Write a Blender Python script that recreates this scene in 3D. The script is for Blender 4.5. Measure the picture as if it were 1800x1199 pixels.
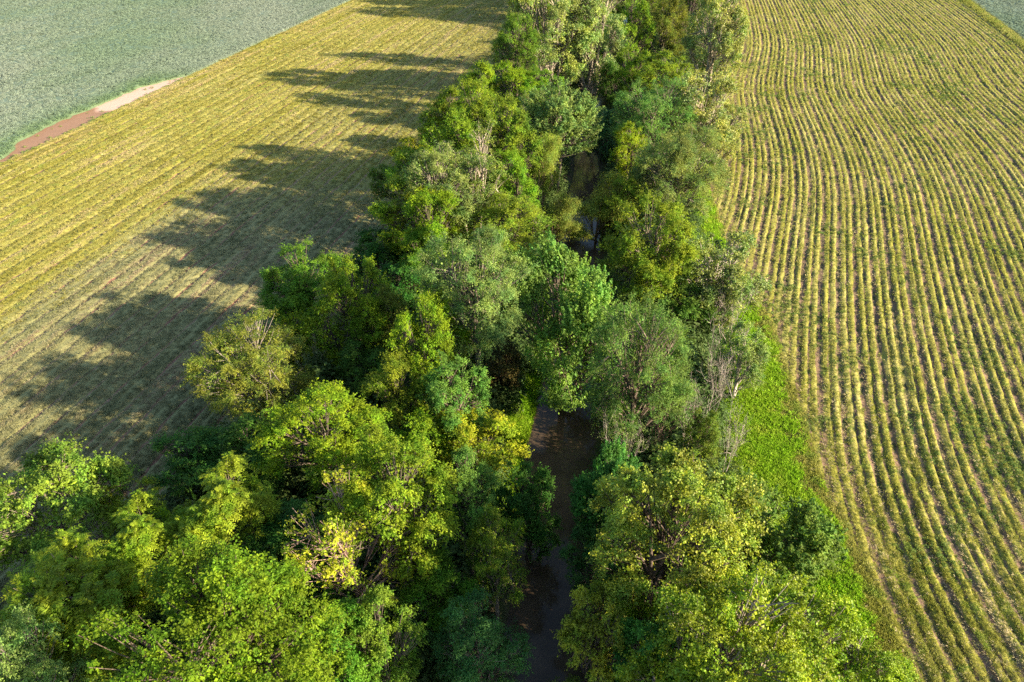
import bpy, math
import numpy as np

# ------------------------------------------------------------------ camera, sky, sun, exposure
scene = bpy.context.scene
for o in list(bpy.data.objects):
    bpy.data.objects.remove(o)
COL = scene.collection
CAM_H = 42.0
PITCH = math.atan(910 / 1300.0)
cam_d = bpy.data.cameras.new("camera")
cam = bpy.data.objects.new("camera", cam_d)
COL.objects.link(cam)
cam.location = (0, 0, CAM_H)
cam.rotation_euler = (math.pi / 2 - PITCH, 0, 0)
cam_d.sensor_width = 36.0
cam_d.lens = 26.0
cam_d.clip_start = 0.5
cam_d.clip_end = 9000
scene.camera = cam

SUN_EL = math.radians(21.3)
SUN_DIR = np.array([1.0, -0.32])          # horizontal direction towards the sun
SUN_DIR = SUN_DIR / np.linalg.norm(SUN_DIR)
SUN_AZ = math.atan2(SUN_DIR[0], SUN_DIR[1])   # clockwise from +Y
world = bpy.data.worlds.new("World")
scene.world = world
world.use_nodes = True
nt = world.node_tree
nt.nodes.clear()
wo = nt.nodes.new("ShaderNodeOutputWorld")
bg = nt.nodes.new("ShaderNodeBackground")
sky = nt.nodes.new("ShaderNodeTexSky")
sky.sky_type = 'NISHITA'
sky.sun_disc = False
sky.sun_elevation = SUN_EL
sky.sun_rotation = SUN_AZ
sky.air_density = 1.0
sky.dust_density = 1.0
sky.ozone_density = 1.5
bg.inputs["Strength"].default_value = 0.095
nt.links.new(sky.outputs[0], bg.inputs[0])
nt.links.new(bg.outputs[0], wo.inputs[0])
sun_d = bpy.data.lights.new("sun", 'SUN')
sun_d.energy = 5.0
sun_d.angle = math.radians(0.6)
sun_d.color = (1.0, 0.84, 0.62)
sun = bpy.data.objects.new("sun", sun_d)
COL.objects.link(sun)
sun.rotation_euler = (math.pi / 2 - SUN_EL, 0, math.pi / 2 + math.atan2(SUN_DIR[1], SUN_DIR[0]))
vs = scene.view_settings
vs.view_transform = 'Standard'
vs.look = 'None'
vs.exposure = 1.8
vs.gamma = 1.0
vs.use_curve_mapping = False
scene.render.engine = 'CYCLES'
scene.cycles.use_denoising = False
scene.cycles.max_bounces = 6
scene.cycles.diffuse_bounces = 3
scene.cycles.transmission_bounces = 3

RNG = np.random.default_rng(7)

# ------------------------------------------------------------------ small helpers
def mesh_np(name, verts, faces, mat=None, smooth=False):
    """verts (n,3); faces (m,k) array, all with k corners"""
    me = bpy.data.meshes.new(name)
    verts = np.asarray(verts, np.float32)
    faces = np.asarray(faces, np.int32)
    n, (m, k) = len(verts), faces.shape
    me.vertices.add(n)
    me.vertices.foreach_set("co", verts.ravel())
    me.loops.add(m * k)
    me.loops.foreach_set("vertex_index", faces.ravel())
    me.polygons.add(m)
    me.polygons.foreach_set("loop_start", np.arange(0, m * k, k, dtype=np.int32))
    me.polygons.foreach_set("loop_total", np.full(m, k, np.int32))
    me.polygons.foreach_set("use_smooth", np.full(m, smooth, bool))
    me.update(calc_edges=True)
    if mat:
        me.materials.append(mat)
    return me


def add_obj(name, me, parent=None, kind=None, label=None, category=None, group=None):
    o = bpy.data.objects.new(name, me)
    COL.objects.link(o)
    o.parent = parent
    if kind:
        o["kind"] = kind
    if label:
        o["label"] = label
    if category:
        o["category"] = category
    if group:
        o["group"] = group
    return o


def norm(v):
    return v / np.maximum(np.linalg.norm(v, axis=-1, keepdims=True), 1e-9)


class Noise:
    """cheap smooth noise: a sum of random plane waves"""
    def __init__(self, seed, freq, n=14, dim=3):
        r = np.random.default_rng(seed)
        self.k = norm(r.normal(size=(n, dim))) * freq * r.uniform(.5, 1.8, (n, 1)) * 2 * math.pi
        self.p = r.uniform(0, 6.28, n)

    def __call__(self, p):
        return np.sin(p @ self.k.T + self.p).sum(-1) / math.sqrt(len(self.p))


def value_noise2(x, y, seed):
    """lattice noise in [-1,1] for arrays x, y"""
    xi = np.floor(x).astype(np.int64); yi = np.floor(y).astype(np.int64)
    fx = x - xi; fy = y - yi
    fx = fx * fx * (3 - 2 * fx); fy = fy * fy * (3 - 2 * fy)
    def h(a, b):
        n = (a * 374761393 + b * 668265263 + seed * 974711) & 0x7fffffff
        n = ((n ^ (n >> 13)) * 1274126177) & 0x7fffffff
        return ((n ^ (n >> 16)) & 0xffff) / 32767.5 - 1
    a = h(xi, yi) * (1 - fx) + h(xi + 1, yi) * fx
    b = h(xi, yi + 1) * (1 - fx) + h(xi + 1, yi + 1) * fx
    return a * (1 - fy) + b * fy


# ------------------------------------------------------------------ node material helpers
class NT:
    def __init__(self, name):
        self.m = bpy.data.materials.new(name)
        self.m.use_nodes = True
        self.t = self.m.node_tree
        self.t.nodes.clear()
        self.out = self.n("ShaderNodeOutputMaterial")

    def n(self, kind, **kw):
        nd = self.t.nodes.new(kind)
        for k, v in kw.items():
            setattr(nd, k, v)
        return nd

    def l(self, a, b):
        self.t.links.new(a, b)

    def val(self, sock, v):
        if hasattr(v, "is_linked") or isinstance(v, bpy.types.NodeSocket):
            self.l(v, sock)
        else:
            sock.default_value = v

    def mix(self, fac, a, b, blend='MIX'):
        nd = self.n("ShaderNodeMix", data_type='RGBA', blend_type=blend)
        self.val(nd.inputs[0], fac)
        for s, v in ((nd.inputs[6], a), (nd.inputs[7], b)):
            self.val(s, v if not isinstance(v, tuple) else (*v, 1.0)[:4])
        return nd.outputs[2]

    def math(self, op, a, b=0.0, c=None, clamp=False):
        nd = self.n("ShaderNodeMath", operation=op, use_clamp=clamp)
        self.val(nd.inputs[0], a); self.val(nd.inputs[1], b)
        if c is not None:
            self.val(nd.inputs[2], c)
        return nd.outputs[0]

    def ramp(self, fac, lo, hi, a=0.0, b=1.0):
        nd = self.n("ShaderNodeMapRange", clamp=True, interpolation_type='SMOOTHSTEP')
        self.val(nd.inputs[0], fac)
        for i, v in enumerate((lo, hi, a, b)):
            nd.inputs[i + 1].default_value = v
        return nd.outputs[0]

    def noise(self, vec, scale, detail=3.0, rough=0.55):
        nd = self.n("ShaderNodeTexNoise")
        if vec is not None:
            self.l(vec, nd.inputs["Vector"])
        nd.inputs["Scale"].default_value = scale
        nd.inputs["Detail"].default_value = detail
        nd.inputs["Roughness"].default_value = rough
        return nd.outputs["Fac"]

    def attr(self, name):
        return self.n("ShaderNodeAttribute", attribute_name=name).outputs["Fac"]

    def pos(self):
        return self.n("ShaderNodeNewGeometry").outputs["Position"]

    def stretch(self, vec, s):
        nd = self.n("ShaderNodeVectorMath", operation='MULTIPLY')
        self.l(vec, nd.inputs[0]); nd.inputs[1].default_value = s
        return nd.outputs[0]

    def principled(self, col, rough=0.8, spec=0.3, bump=None, bump_d=0.05, bump_s=0.6):
        p = self.n("ShaderNodeBsdfPrincipled")
        self.val(p.inputs["Base Color"], col if not isinstance(col, tuple) else (*col, 1.0)[:4])
        self.val(p.inputs["Roughness"], rough)
        p.inputs["Specular IOR Level"].default_value = spec
        if bump is not None:
            b = self.n("ShaderNodeBump")
            b.inputs["Strength"].default_value = bump_s
            b.inputs["Distance"].default_value = bump_d
            self.l(bump, b.inputs["Height"])
            self.l(b.outputs[0], p.inputs["Normal"])
        return p

    def done(self, shader_out):
        self.l(shader_out, self.out.inputs[0])
        return self.m


def leaf_material(name, rough, spec, transl, by_object=True, base=None, jitter=0.5, yellow=0.35):
    t = NT(name)
    oi = t.n("ShaderNodeObjectInfo")
    geo = t.n("ShaderNodeNewGeometry")
    col = oi.outputs["Color"] if by_object else base
    isl = geo.outputs["Random Per Island"]
    tc = t.n("ShaderNodeTexCoord").outputs["Object"]
    n1 = t.noise(tc, 0.55, 2.0)
    # leaf to leaf: brightness and a shift to yellow; clump to clump: a slow drift
    v = t.math('MULTIPLY_ADD', isl, jitter, 1.0 - jitter * .5)
    v = t.math('MULTIPLY', v, t.ramp(n1, .3, .7, .7, 1.25))
    cc = t.n("ShaderNodeCombineColor")
    for i in range(3):
        t.l(v, cc.inputs[i])
    c = t.mix(1.0, col, cc.outputs[0], 'MULTIPLY')
    c = t.mix(t.math('MULTIPLY', t.ramp(t.noise(tc, .9, 2), .42, .62), .8), c, t.mix(1.0, c, (.58, .88, 1.0), 'MULTIPLY'))
    h2 = t.math('FRACT', t.math('MULTIPLY', isl, 37.13))
    yf = t.math('MULTIPLY', t.math('MULTIPLY', h2, yellow), t.ramp(n1, .4, .65))
    c = t.mix(yf, c, t.mix(1.0, c, (1.45, 1.28, .6), 'MULTIPLY'))
    p = t.principled(c, rough, spec)
    tr = t.n("ShaderNodeBsdfTranslucent")
    t.l(t.mix(1.0, c, (1.25, 1.3, .55), 'MULTIPLY'), tr.inputs[0])
    ms = t.n("ShaderNodeMixShader")
    ms.inputs[0].default_value = transl
    t.l(p.outputs[0], ms.inputs[1]); t.l(tr.outputs[0], ms.inputs[2])
    return t.done(ms.outputs[0])


def bark_material():
    t = NT("bark")
    oi = t.n("ShaderNodeObjectInfo")
    tc = t.n("ShaderNodeTexCoord").outputs["Object"]
    n = t.noise(t.stretch(tc, (6, 6, 1.2)), 1.0, 4)
    c = t.mix(t.ramp(n, .35, .65), t.mix(1.0, oi.outputs["Color"], (.55, .52, .5), 'MULTIPLY'), oi.outputs["Color"])
    return t.done(t.principled(c, .85, .2, n, .03).outputs[0])


M_LEAF = leaf_material("leaf", .6, .12, .38, jitter=.7)
M_GLOSS = leaf_material("leaf_glossy", .45, .22, .36, jitter=.75, yellow=.5)
M_FINE = leaf_material("leaf_fine", .65, .1, .4, jitter=.6, yellow=.3)
M_BARK = bark_material()

# ------------------------------------------------------------------ the lie of the land
CREEK = np.array([(0.5, -30), (1.2, 0), (1.85, 25.3), (2.35, 31.3), (2.6, 36.2), (3.6, 45.3), (4.5, 52.7), (6.6, 61.9), (8.4, 87.7),
                  (11.2, 107.1), (12.9, 122.0), (15.3, 140.0), (18.4, 160.2), (25.5, 190), (35.5, 232), (60, 330), (80, 420)])
def creek_x(y):
    return np.interp(y, CREEK[:, 1], CREEK[:, 0])
def creek_halfwidth(y):
    return np.interp(y, [0, 25, 32, 36, 45, 52, 60, 75, 86, 95, 108, 145, 162, 240], [2.3, 2.5, 2.3, 2.0, 3.2, 2.8, 2.2, 2.2, 3.0, 2.0, 1.8, 1.8, 1.2, 1.2])
EDGE_R = np.array([(19.6, -60), (19.6, 24.5), (19.0, 30), (18.8, 36), (18.6, 41), (20.6, 51), (23.5, 64), (24.5, 79), (26.2, 98), (28.5, 104), (43, 151), (63, 232), (100, 400)])
EDGE_L = np.array([(-45, -60), (-34, 26), (-30, 34), (-27, 44.5), (-24, 49.5), (-20, 56), (-15.5, 71), (-16, 85), (-15.5, 106), (-9.5, 127), (-4.5, 155), (-0.5, 190), (10, 232), (60, 400)])
def edge_r(y):
    return np.interp(y, EDGE_R[:, 1], EDGE_R[:, 0])
def edge_l(y):
    return np.interp(y, EDGE_L[:, 1], EDGE_L[:, 0])
def soy_r(y):
    return 119.7 + .244 * (y - 181.6)
SL = 0.243                                  # lean of the rows on the left field
U_SOY = -102.6                              # row coordinate of the soy boundary there
_gy = np.linspace(-100, 460, 561)
_gs = np.interp(_gy, [0, 22, 30, 40, 50, 70, 90, 108, 122, 138, 153, 172, 190, 230, 300], [-.05, .0, .05, .2, .32, .36, .37, .26, .19, .20, .33, .33, .23, .2, .22])
_G = np.cumsum(_gs) * (_gy[1] - _gy[0])
_G -= np.interp(63, _gy, _G)
def row_shift(y):
    return np.interp(y, _gy, _G)
def sstep(a, b, x):
    t = np.clip((x - a) / (b - a), 0, 1)
    return t * t * (3 - 2 * t)
WATER_Z = -1.3
def land_z(x, y):
    d = np.abs(x - creek_x(y) + .35 * value_noise2(y / 3.1, x * 0, 5))
    w = creek_halfwidth(y)
    z = -1.9 + 1.9 * sstep(w - 1.1, w + 2.1, d)
    inside = sstep(0, 3, x - edge_l(y)) * sstep(0, 3, edge_r(y) - x)
    return z + inside * .12 * value_noise2(x / 2.2, y / 2.2, 3) - .06


def tensor_grid(xs, ys, zf):
    X, Y = np.meshgrid(xs, ys)
    V = np.stack([X, Y, zf(X, Y)], -1).reshape(-1, 3)
    nx, ny = len(xs), len(ys)
    i = (np.arange(ny - 1)[:, None] * nx + np.arange(nx - 1)[None]).ravel()
    return V, np.stack([i, i + 1, i + nx + 1, i + nx], 1)


def ground_material():
    t = NT("ground_soil")
    p = t.pos()
    n1 = t.noise(p, .35, 4); n2 = t.noise(p, 3.5, 4)
    c = t.mix(t.ramp(n1, .35, .65), (.075, .065, .035), (.05, .075, .022))
    c = t.mix(t.ramp(n2, .4, .75), c, (.11, .085, .055))
    return t.done(t.principled(c, .95, .1, n2, .12).outputs[0])


xs = np.concatenate([[-4000, -1500, -600, -300, -180, -120, -90, -70], np.arange(-58, 72, 1.0), [80, 100, 140, 200, 320, 600, 1500, 4000]])
ys = np.concatenate([[-4000, -1500, -500, -200, -90], np.arange(-40, 262, 1.4), [270, 290, 320, 360, 430, 600, 1000, 2000, 5000]])
def gz(x, y):
    return np.where((y > 262) | (y < -40), -.06, land_z(x, y))
V, Fc = tensor_grid(xs, ys, gz)
add_obj("ground", mesh_np("ground", V, Fc, ground_material(), True), kind="structure")


def water_material():
    t = NT("creek_water")
    p = t.pos()
    n = t.noise(t.stretch(p, (1.0, .45, 1)), 1.6, 3)
    n2 = t.noise(p, .5, 3)
    c = t.mix(t.ramp(n2, .3, .7), (.062, .044, .027), (.105, .073, .045))
    pr = t.principled(c, .08, .35, n, .012, .3)
    pr.inputs["IOR"].default_value = 1.33
    return t.done(pr.outputs[0])


yw = np.arange(-40, 300, 1.0)
Vw = np.stack([np.stack([creek_x(yw) + s * 5.0, yw, np.full_like(yw, WATER_Z)], -1) for s in (-1, 1)], 1).reshape(-1, 3)
i = np.arange(len(yw) - 1) * 2
add_obj("creek_water", mesh_np("creek_water", Vw, np.stack([i, i + 1, i + 3, i + 2], 1), water_material()), kind="structure")

# ------------------------------------------------------------------ mown fields with rows
def field_material(name, period, left):
    t = NT(name)
    p = t.pos()
    u = t.attr("row")
    wv = t.math('MULTIPLY', t.math('SUBTRACT', t.noise(p, .22, 2), .5), .9)
    ph = t.math('FRACT', t.math('DIVIDE', t.math('ADD', u, wv), period))
    nb = t.noise(p, .9, 3)
    nf = t.noise(p, 4.5, 4, .65)
    nl = t.noise(p, .045, 3)
    along = t.n("ShaderNodeCombineXYZ")
    sep = t.n("ShaderNodeSeparateXYZ"); t.l(p, sep.inputs[0])
    t.l(t.math('MULTIPLY', u, .55), along.inputs[0]); t.l(t.math('MULTIPLY', sep.outputs[1], .03), along.inputs[1])
    ns = t.noise(along.outputs[0], 1.0, 3)
    # green to yellow stubble
    c = t.mix(t.ramp(nl, .35, .65), (.31, .29, .055), (.36, .33, .10))
    c = t.mix(t.ramp(ns, .35, .7), c, (.25, .24, .03))
    c = t.mix(t.math('MULTIPLY', t.ramp(nb, .56, .72), .55), c, (.19, .29, .05))
    c = t.mix(t.math('MULTIPLY', t.ramp(nf, .52, .75), .6), c, (.46, .39, .19))
    if left:
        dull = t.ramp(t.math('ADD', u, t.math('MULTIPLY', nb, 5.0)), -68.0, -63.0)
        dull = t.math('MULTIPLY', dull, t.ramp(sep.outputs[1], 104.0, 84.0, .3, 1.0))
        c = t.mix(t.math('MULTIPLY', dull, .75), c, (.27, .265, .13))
        tan = t.math('MULTIPLY', t.ramp(u, -96.0, -99.0), t.ramp(nl, .45, .55))
        c = t.mix(t.math('MULTIPLY', tan, .7), c, (.34, .26, .10))
        dm = t.ramp(t.math('ADD', ph, t.math('MULTIPLY', t.math('SUBTRACT', nb, .5), .5)), .17, .08)
        dm = t.math('MULTIPLY', dm, t.ramp(ns, .30, .42))
        dm = t.math('MULTIPLY', dm, t.ramp(nf, .32, .46))
        soil = t.mix(t.ramp(nl, .4, .6), (.36, .22, .15), (.30, .13, .10))
    else:
        d1 = t.math('ADD', ph, t.math('MULTIPLY', t.math('SUBTRACT', nb, .5), .22))
        dm = t.math('MULTIPLY', t.ramp(d1, .32, .24), t.ramp(d1, -.06, .02))
        dm = t.math('MULTIPLY', dm, t.ramp(nf, .30, .46))
        dm = t.math('MULTIPLY', dm, t.ramp(ns, .25, .4))
        d2 = t.math('MULTIPLY', t.ramp(d1, .56, .61), t.ramp(d1, .71, .66))
        dm = t.math('MAXIMUM', dm, d2)
        soil = t.mix(t.ramp(nf, .4, .7), (.15, .085, .07), (.27, .175, .13))
    c = t.mix(t.math('MULTIPLY', dm, .9), c, soil)
    c = t.mix(1.0, c, (.85, .85, .85), 'MULTIPLY')
    return t.done(t.principled(c, .9, .1, nf, .10, .8).outputs[0])


R_PER, L_PER = 1.95, 2.3
def lush_width(y):
    return np.interp(y, [20, 27, 33, 42, 52, 62, 70, 80, 110], [2.8, 3.4, 4.0, 4.0, 3.4, 2.4, 1.4, .8, .6])
def headland(x, y):
    """1 close to the grass strip, where the rows are driven over and blur"""
    return sstep(5.5, 1.0, x - edge_r(y) - lush_width(y) + 2.0 * value_noise2(x / 2.5, y / 4, 48))
def row_height_r(u, y):
    ph = np.mod(u / R_PER, 1)
    b1 = sstep(.25, .34, ph) * sstep(.60, .52, ph)
    b2 = sstep(.66, .75, ph) * sstep(1.0, .92, ph)
    mid = .4 * np.exp(-((ph - .11) / .03) ** 2)
    h = .12 * np.maximum(np.maximum(b1, b2), mid) * (.75 + .5 * value_noise2(np.floor(u / R_PER * 2) * 4.1, y / 11, 13))
    h = h - .05 * (sstep(.30, .2, ph) + sstep(.56, .6, ph) * sstep(.7, .65, ph))
    h = h * (1 - .85 * headland(u + row_shift(y), y))
    return h * (1 + .45 * value_noise2(u * 1.2, y * .8, 11)) + .07 * value_noise2(u * 2.6, y * 1.6, 12)
def row_height_l(u, y):
    ph = np.mod(u / L_PER, 1)
    h = .20 * sstep(.04, .18, ph) * sstep(1.0, .88, ph)
    h2 = .05 * np.cos(ph * 6 * math.pi)
    return h * (1 + .3 * value_noise2(u * 1.2, y * .8, 21)) + h2 * .5 + .05 * value_noise2(u * 2.4, y * 2.2, 22)


def ysteps(y0, y1):
    out = [y0]
    while out[-1] < y1:
        out.append(out[-1] + max(.22, out[-1] * .0062))
    return np.array(out)


def row_field(name, us, ysv, shift, hfun, keep, mat):
    U, Y = np.meshgrid(us, ysv)
    X = U + shift(Y)
    Z = hfun(U, Y)
    V = np.stack([X, Y, Z], -1).reshape(-1, 3)
    nx, ny = len(us), len(ysv)
    i = (np.arange(ny - 1)[:, None] * nx + np.arange(nx - 1)[None])
    F = np.stack([i, i + 1, i + nx + 1, i + nx], -1)
    k = keep(X[:-1, :-1], Y[:-1, :-1])
    F = F[k]
    used = np.zeros(len(V), bool); used[F.ravel()] = True
    remap = np.cumsum(used) - 1
    me = mesh_np(name, V[used], remap[F], mat, True)
    a = me.attributes.new("row", 'FLOAT', 'POINT')
    a.data.foreach_set("value", U.ravel()[used].astype(np.float32))
    return add_obj(name, me, kind="structure")


row_field("mown_field_right", np.arange(8, 104, .165), ysteps(8, 330), row_shift, row_height_r,
          lambda x, y: (x > edge_r(y) - 2.5) & (x < soy_r(y)) & (x < .8 * y + 30), field_material("mown_rows_right", R_PER, False))
row_field("mown_field_left", np.arange(U_SOY, -26, .28), ysteps(14, 330), lambda y: SL * y, row_height_l,
          lambda x, y: (x < edge_l(y) + 2.0) & (x > -.8 * y - 30), field_material("mown_rows_left", L_PER, True))

# bare mud between the mown field and the crop
def mud_width(y):
    w = np.interp(y, [100, 108, 112, 116, 121, 130, 138, 145, 151, 154], [0, 1.2, 2.6, 4.6, 5.2, 5.0, 4.3, 4.6, 1.6, 0])
    return np.maximum(w + .45 * value_noise2(y * .8, y * 0, 31) * (w > .3), 0)
def mud_material():
    t = NT("mud")
    p = t.pos()
    n1 = t.noise(p, .12, 3); n2 = t.noise(p, 2.5, 5)
    sep = t.n("ShaderNodeSeparateXYZ"); t.l(p, sep.inputs[0])
    damp = t.ramp(t.math('ADD', sep.outputs[1], t.math('MULTIPLY', n1, 14.0)), 141.0, 139.0)
    c = t.mix(damp, (.56, .38, .29), (.25, .145, .085))
    c = t.mix(t.math('MULTIPLY', t.ramp(n2, .35, .75), .4), c, (.30, .19, .13))
    return t.done(t.principled(c, .8, .25, n2, .05).outputs[0])
ym = np.arange(100, 154, .4)
rows = []
for f in np.linspace(0, 1, 9):
    uu = U_SOY + .5 - f * (mud_width(ym) + .9)
    rows.append(np.stack([uu + SL * ym, ym, .03 + .03 * value_noise2(uu * 2, ym * 2, 33)], -1))
Vm = np.stack(rows, 1).reshape(-1, 3)
i = (np.arange(len(ym) - 1)[:, None] * 9 + np.arange(8)[None]).ravel()
add_obj("mud_strip", mesh_np("mud_strip", Vm, np.stack([i, i + 9, i + 10, i + 1], 1), mud_material(), True), kind="structure")

# ------------------------------------------------------------------ scattered small plants (geometry-node instances)
def scatter(name, pts, scl, rot, src, label, category, sclz=None):
    me = bpy.data.meshes.new(name)
    me.vertices.add(len(pts))
    me.vertices.foreach_set("co", np.asarray(pts, np.float32).ravel())
    s3 = np.stack([scl, scl, scl if sclz is None else sclz], -1)
    for an, data in (("scl", s3), ("rot", rot)):
        a = me.attributes.new(an, 'FLOAT_VECTOR', 'POINT')
        a.data.foreach_set("vector", np.asarray(data, np.float32).ravel())
    o = add_obj(name, me, kind="stuff", label=label, category=category)
    g = bpy.data.node_groups.new(name + "_scatter", 'GeometryNodeTree')
    g.interface.new_socket("Geometry", in_out='INPUT', socket_type='NodeSocketGeometry')
    g.interface.new_socket("Geometry", in_out='OUTPUT', socket_type='NodeSocketGeometry')
    gi = g.nodes.new("NodeGroupInput"); go = g.nodes.new("NodeGroupOutput")
    iop = g.nodes.new("GeometryNodeInstanceOnPoints")
    oi = g.nodes.new("GeometryNodeObjectInfo")
    oi.inputs["Object"].default_value = src
    m2p = g.nodes.new("GeometryNodeMeshToPoints")
    def na(nm):
        nd = g.nodes.new("GeometryNodeInputNamedAttribute")
        nd.data_type = 'FLOAT_VECTOR'; nd.inputs["Name"].default_value = nm
        return nd.outputs["Attribute"]
    g.links.new(gi.outputs[0], m2p.inputs["Mesh"])
    g.links.new(m2p.outputs[0], iop.inputs["Points"])
    g.links.new(oi.outputs["Geometry"], iop.inputs["Instance"])
    g.links.new(na("rot"), iop.inputs["Rotation"])
    g.links.new(na("scl"), iop.inputs["Scale"])
    g.links.new(iop.outputs[0], go.inputs[0])
    md = o.modifiers.new("scatter", 'NODES')
    md.node_group = g
    return o


def source(name, me):
    return bpy.data.objects.new(name, me)      # a shape to be scattered, not placed itself


def rand_rot(n, tilt, rng):
    return np.stack([rng.normal(0, tilt, n), rng.normal(0, tilt, n), rng.uniform(0, 6.28, n)], -1)


def grass_material(name, cols, strips=None):
    t = NT(name)
    oi = t.n("ShaderNodeObjectInfo")
    n = t.noise(oi.outputs["Location"], .08, 3)
    n2 = t.noise(oi.outputs["Location"], .7, 2)
    c = t.mix(t.ramp(n, .35, .65), cols[0], cols[1])
    c = t.mix(t.math('MULTIPLY', t.ramp(n2, .5, .68), .7), c, cols[2])
    if strips:
        sep = t.n("ShaderNodeSeparateXYZ"); t.l(oi.outputs["Location"], sep.inputs[0])
        uu = t.math('SUBTRACT', sep.outputs[0], t.math('MULTIPLY', sep.outputs[1], SL))
        cv = t.n("ShaderNodeCombineXYZ")
        t.l(t.math('MULTIPLY', uu, .42), cv.inputs[0]); t.l(t.math('MULTIPLY', sep.outputs[1], .022), cv.inputs[1])
        sn = t.noise(cv.outputs[0], 1.0, 3, .7)
        c = t.mix(t.ramp(sn, .52, .36), c, strips[0])
        c = t.mix(t.ramp(sn, .52, .66), c, strips[1])
    v = t.math('MULTIPLY_ADD', oi.outputs["Random"], .44, .78)
    cc = t.n("ShaderNodeCombineColor")
    for i in range(3):
        t.l(v, cc.inputs[i])
    c = t.mix(1.0, c, cc.outputs[0], 'MULTIPLY')
    p = t.principled(c, .7, .25)
    tr = t.n("ShaderNodeBsdfTranslucent"); t.l(c, tr.inputs[0])
    ms = t.n("ShaderNodeMixShader"); ms.inputs[0].default_value = .3
    t.l(p.outputs[0], ms.inputs[1]); t.l(tr.outputs[0], ms.inputs[2])
    return t.done(ms.outputs[0])


def tuft_mesh(name, n, r, h, lean, wid, mat, seed):
    rng = np.random.default_rng(seed)
    V, F = [], []
    for k in range(n):
        a = rng.uniform(0, 6.28); rr = r * math.sqrt(rng.uniform())
        b = np.array([rr * math.cos(a), rr * math.sin(a), -.02])
        a2 = a + rng.normal(0, .8); hh = h * rng.uniform(.6, 1.2); ln = lean * rng.uniform(.3, 1.2)
        tip = b + np.array([ln * math.cos(a2), ln * math.sin(a2), hh])
        sd = np.array([-math.sin(a2), math.cos(a2), 0]) * wid * rng.uniform(.6, 1.3)
        mid = b * .4 + tip * .6 + np.array([0, 0, hh * .12])
        i = len(V)
        V += [b, mid - sd, tip, mid + sd]
        F.append((i, i + 1, i + 2, i + 3))
    return mesh_np(name, np.array(V), np.array(F), mat)


def bush_mesh(name, n, r, h, leaf, mat, seed, upw=.5):
    """a low leafy plant: leaves on a lumpy dome"""
    rng = np.random.default_rng(seed)
    d = norm(rng.normal(size=(n, 3))); d[:, 2] = np.abs(d[:, 2]) * 1.0 - .1
    d = norm(d)
    lump = 1 + .25 * np.sin(d[:, 0] * 5 + seed) * np.sin(d[:, 1] * 5 + 1.3 * seed)
    p = d * np.array([r, r, h]) * (lump * rng.uniform(.65, 1.05, n))[:, None]
    nr = norm(d + np.array([0, 0, upw]) + rng.normal(0, .45, (n, 3)))
    V, F = leaf_quads(p, nr, rng, leaf, .62)
    return mesh_np(name, V, F, mat)


def leaf_quads(p, nr, rng, size, aspect, axis=None, fold=.25):
    n = len(p)
    a = rng.normal(size=(n, 3)) if axis is None else axis + rng.normal(0, .25, (n, 3))
    a = norm(a - nr * (a * nr).sum(-1, keepdims=True))
    b = np.cross(nr, a)
    s = (size * rng.uniform(.7, 1.3, n))[:, None]
    w = s * aspect * .5
    up = nr * (w * fold)
    v = np.stack([p - a * s * .5, p - a * s * .02 + b * w + up, p + a * s * .5, p - a * s * .02 - b * w + up], 1).reshape(-1, 3)
    f = np.arange(n * 4).reshape(n, 4)
    return v, f


G_STUB = grass_material("stubble_grass", [(.30, .315, .05), (.38, .37, .095), (.22, .33, .05)])
G_STRAW = grass_material("dry_straw", [(.56, .47, .26), (.52, .45, .22), (.45, .41, .15)])
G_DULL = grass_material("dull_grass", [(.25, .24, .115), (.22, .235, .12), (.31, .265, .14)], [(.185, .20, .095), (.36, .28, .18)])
G_LEFT = grass_material("left_stubble", [(.30, .28, .06), (.36, .325, .10), (.23, .31, .07)], [(.215, .20, .035), (.43, .35, .18)])
G_LUSH = grass_material("lush_grass", [(.24, .45, .018), (.31, .47, .025), (.41, .47, .06)])
G_WEED = grass_material("green_weed", [(.13, .22, .04), (.16, .24, .04), (.20, .25, .06)])

src_stub = source("stubble_tuft", tuft_mesh("stubble_tuft", 16, .20, .16, .12, .022, G_STUB, 1))
src_straw = source("straw_tuft", tuft_mesh("straw_tuft", 12, .22, .10, .22, .02, G_STRAW, 2))
src_left = source("left_tuft", tuft_mesh("left_tuft", 16, .20, .16, .12, .022, G_LEFT, 6))
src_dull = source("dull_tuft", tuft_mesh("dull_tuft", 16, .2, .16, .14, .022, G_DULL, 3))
src_lush = source("lush_tuft", tuft_mesh("lush_tuft", 24, .27, .32, .24, .024, G_LUSH, 4))
src_weed = source("weed_plant", bush_mesh("weed_plant", 40, .28, .28, .13, G_WEED, 5))

rng = np.random.default_rng(101)
def sample_y(n, y0, y1, p=1.6):
    """more points close to the camera, fewer far off"""
    t = rng.uniform(size=n)
    a, b = y0 ** (1 - p), y1 ** (1 - p)
    return (a + t * (b - a)) ** (1 / (1 - p))

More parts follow.
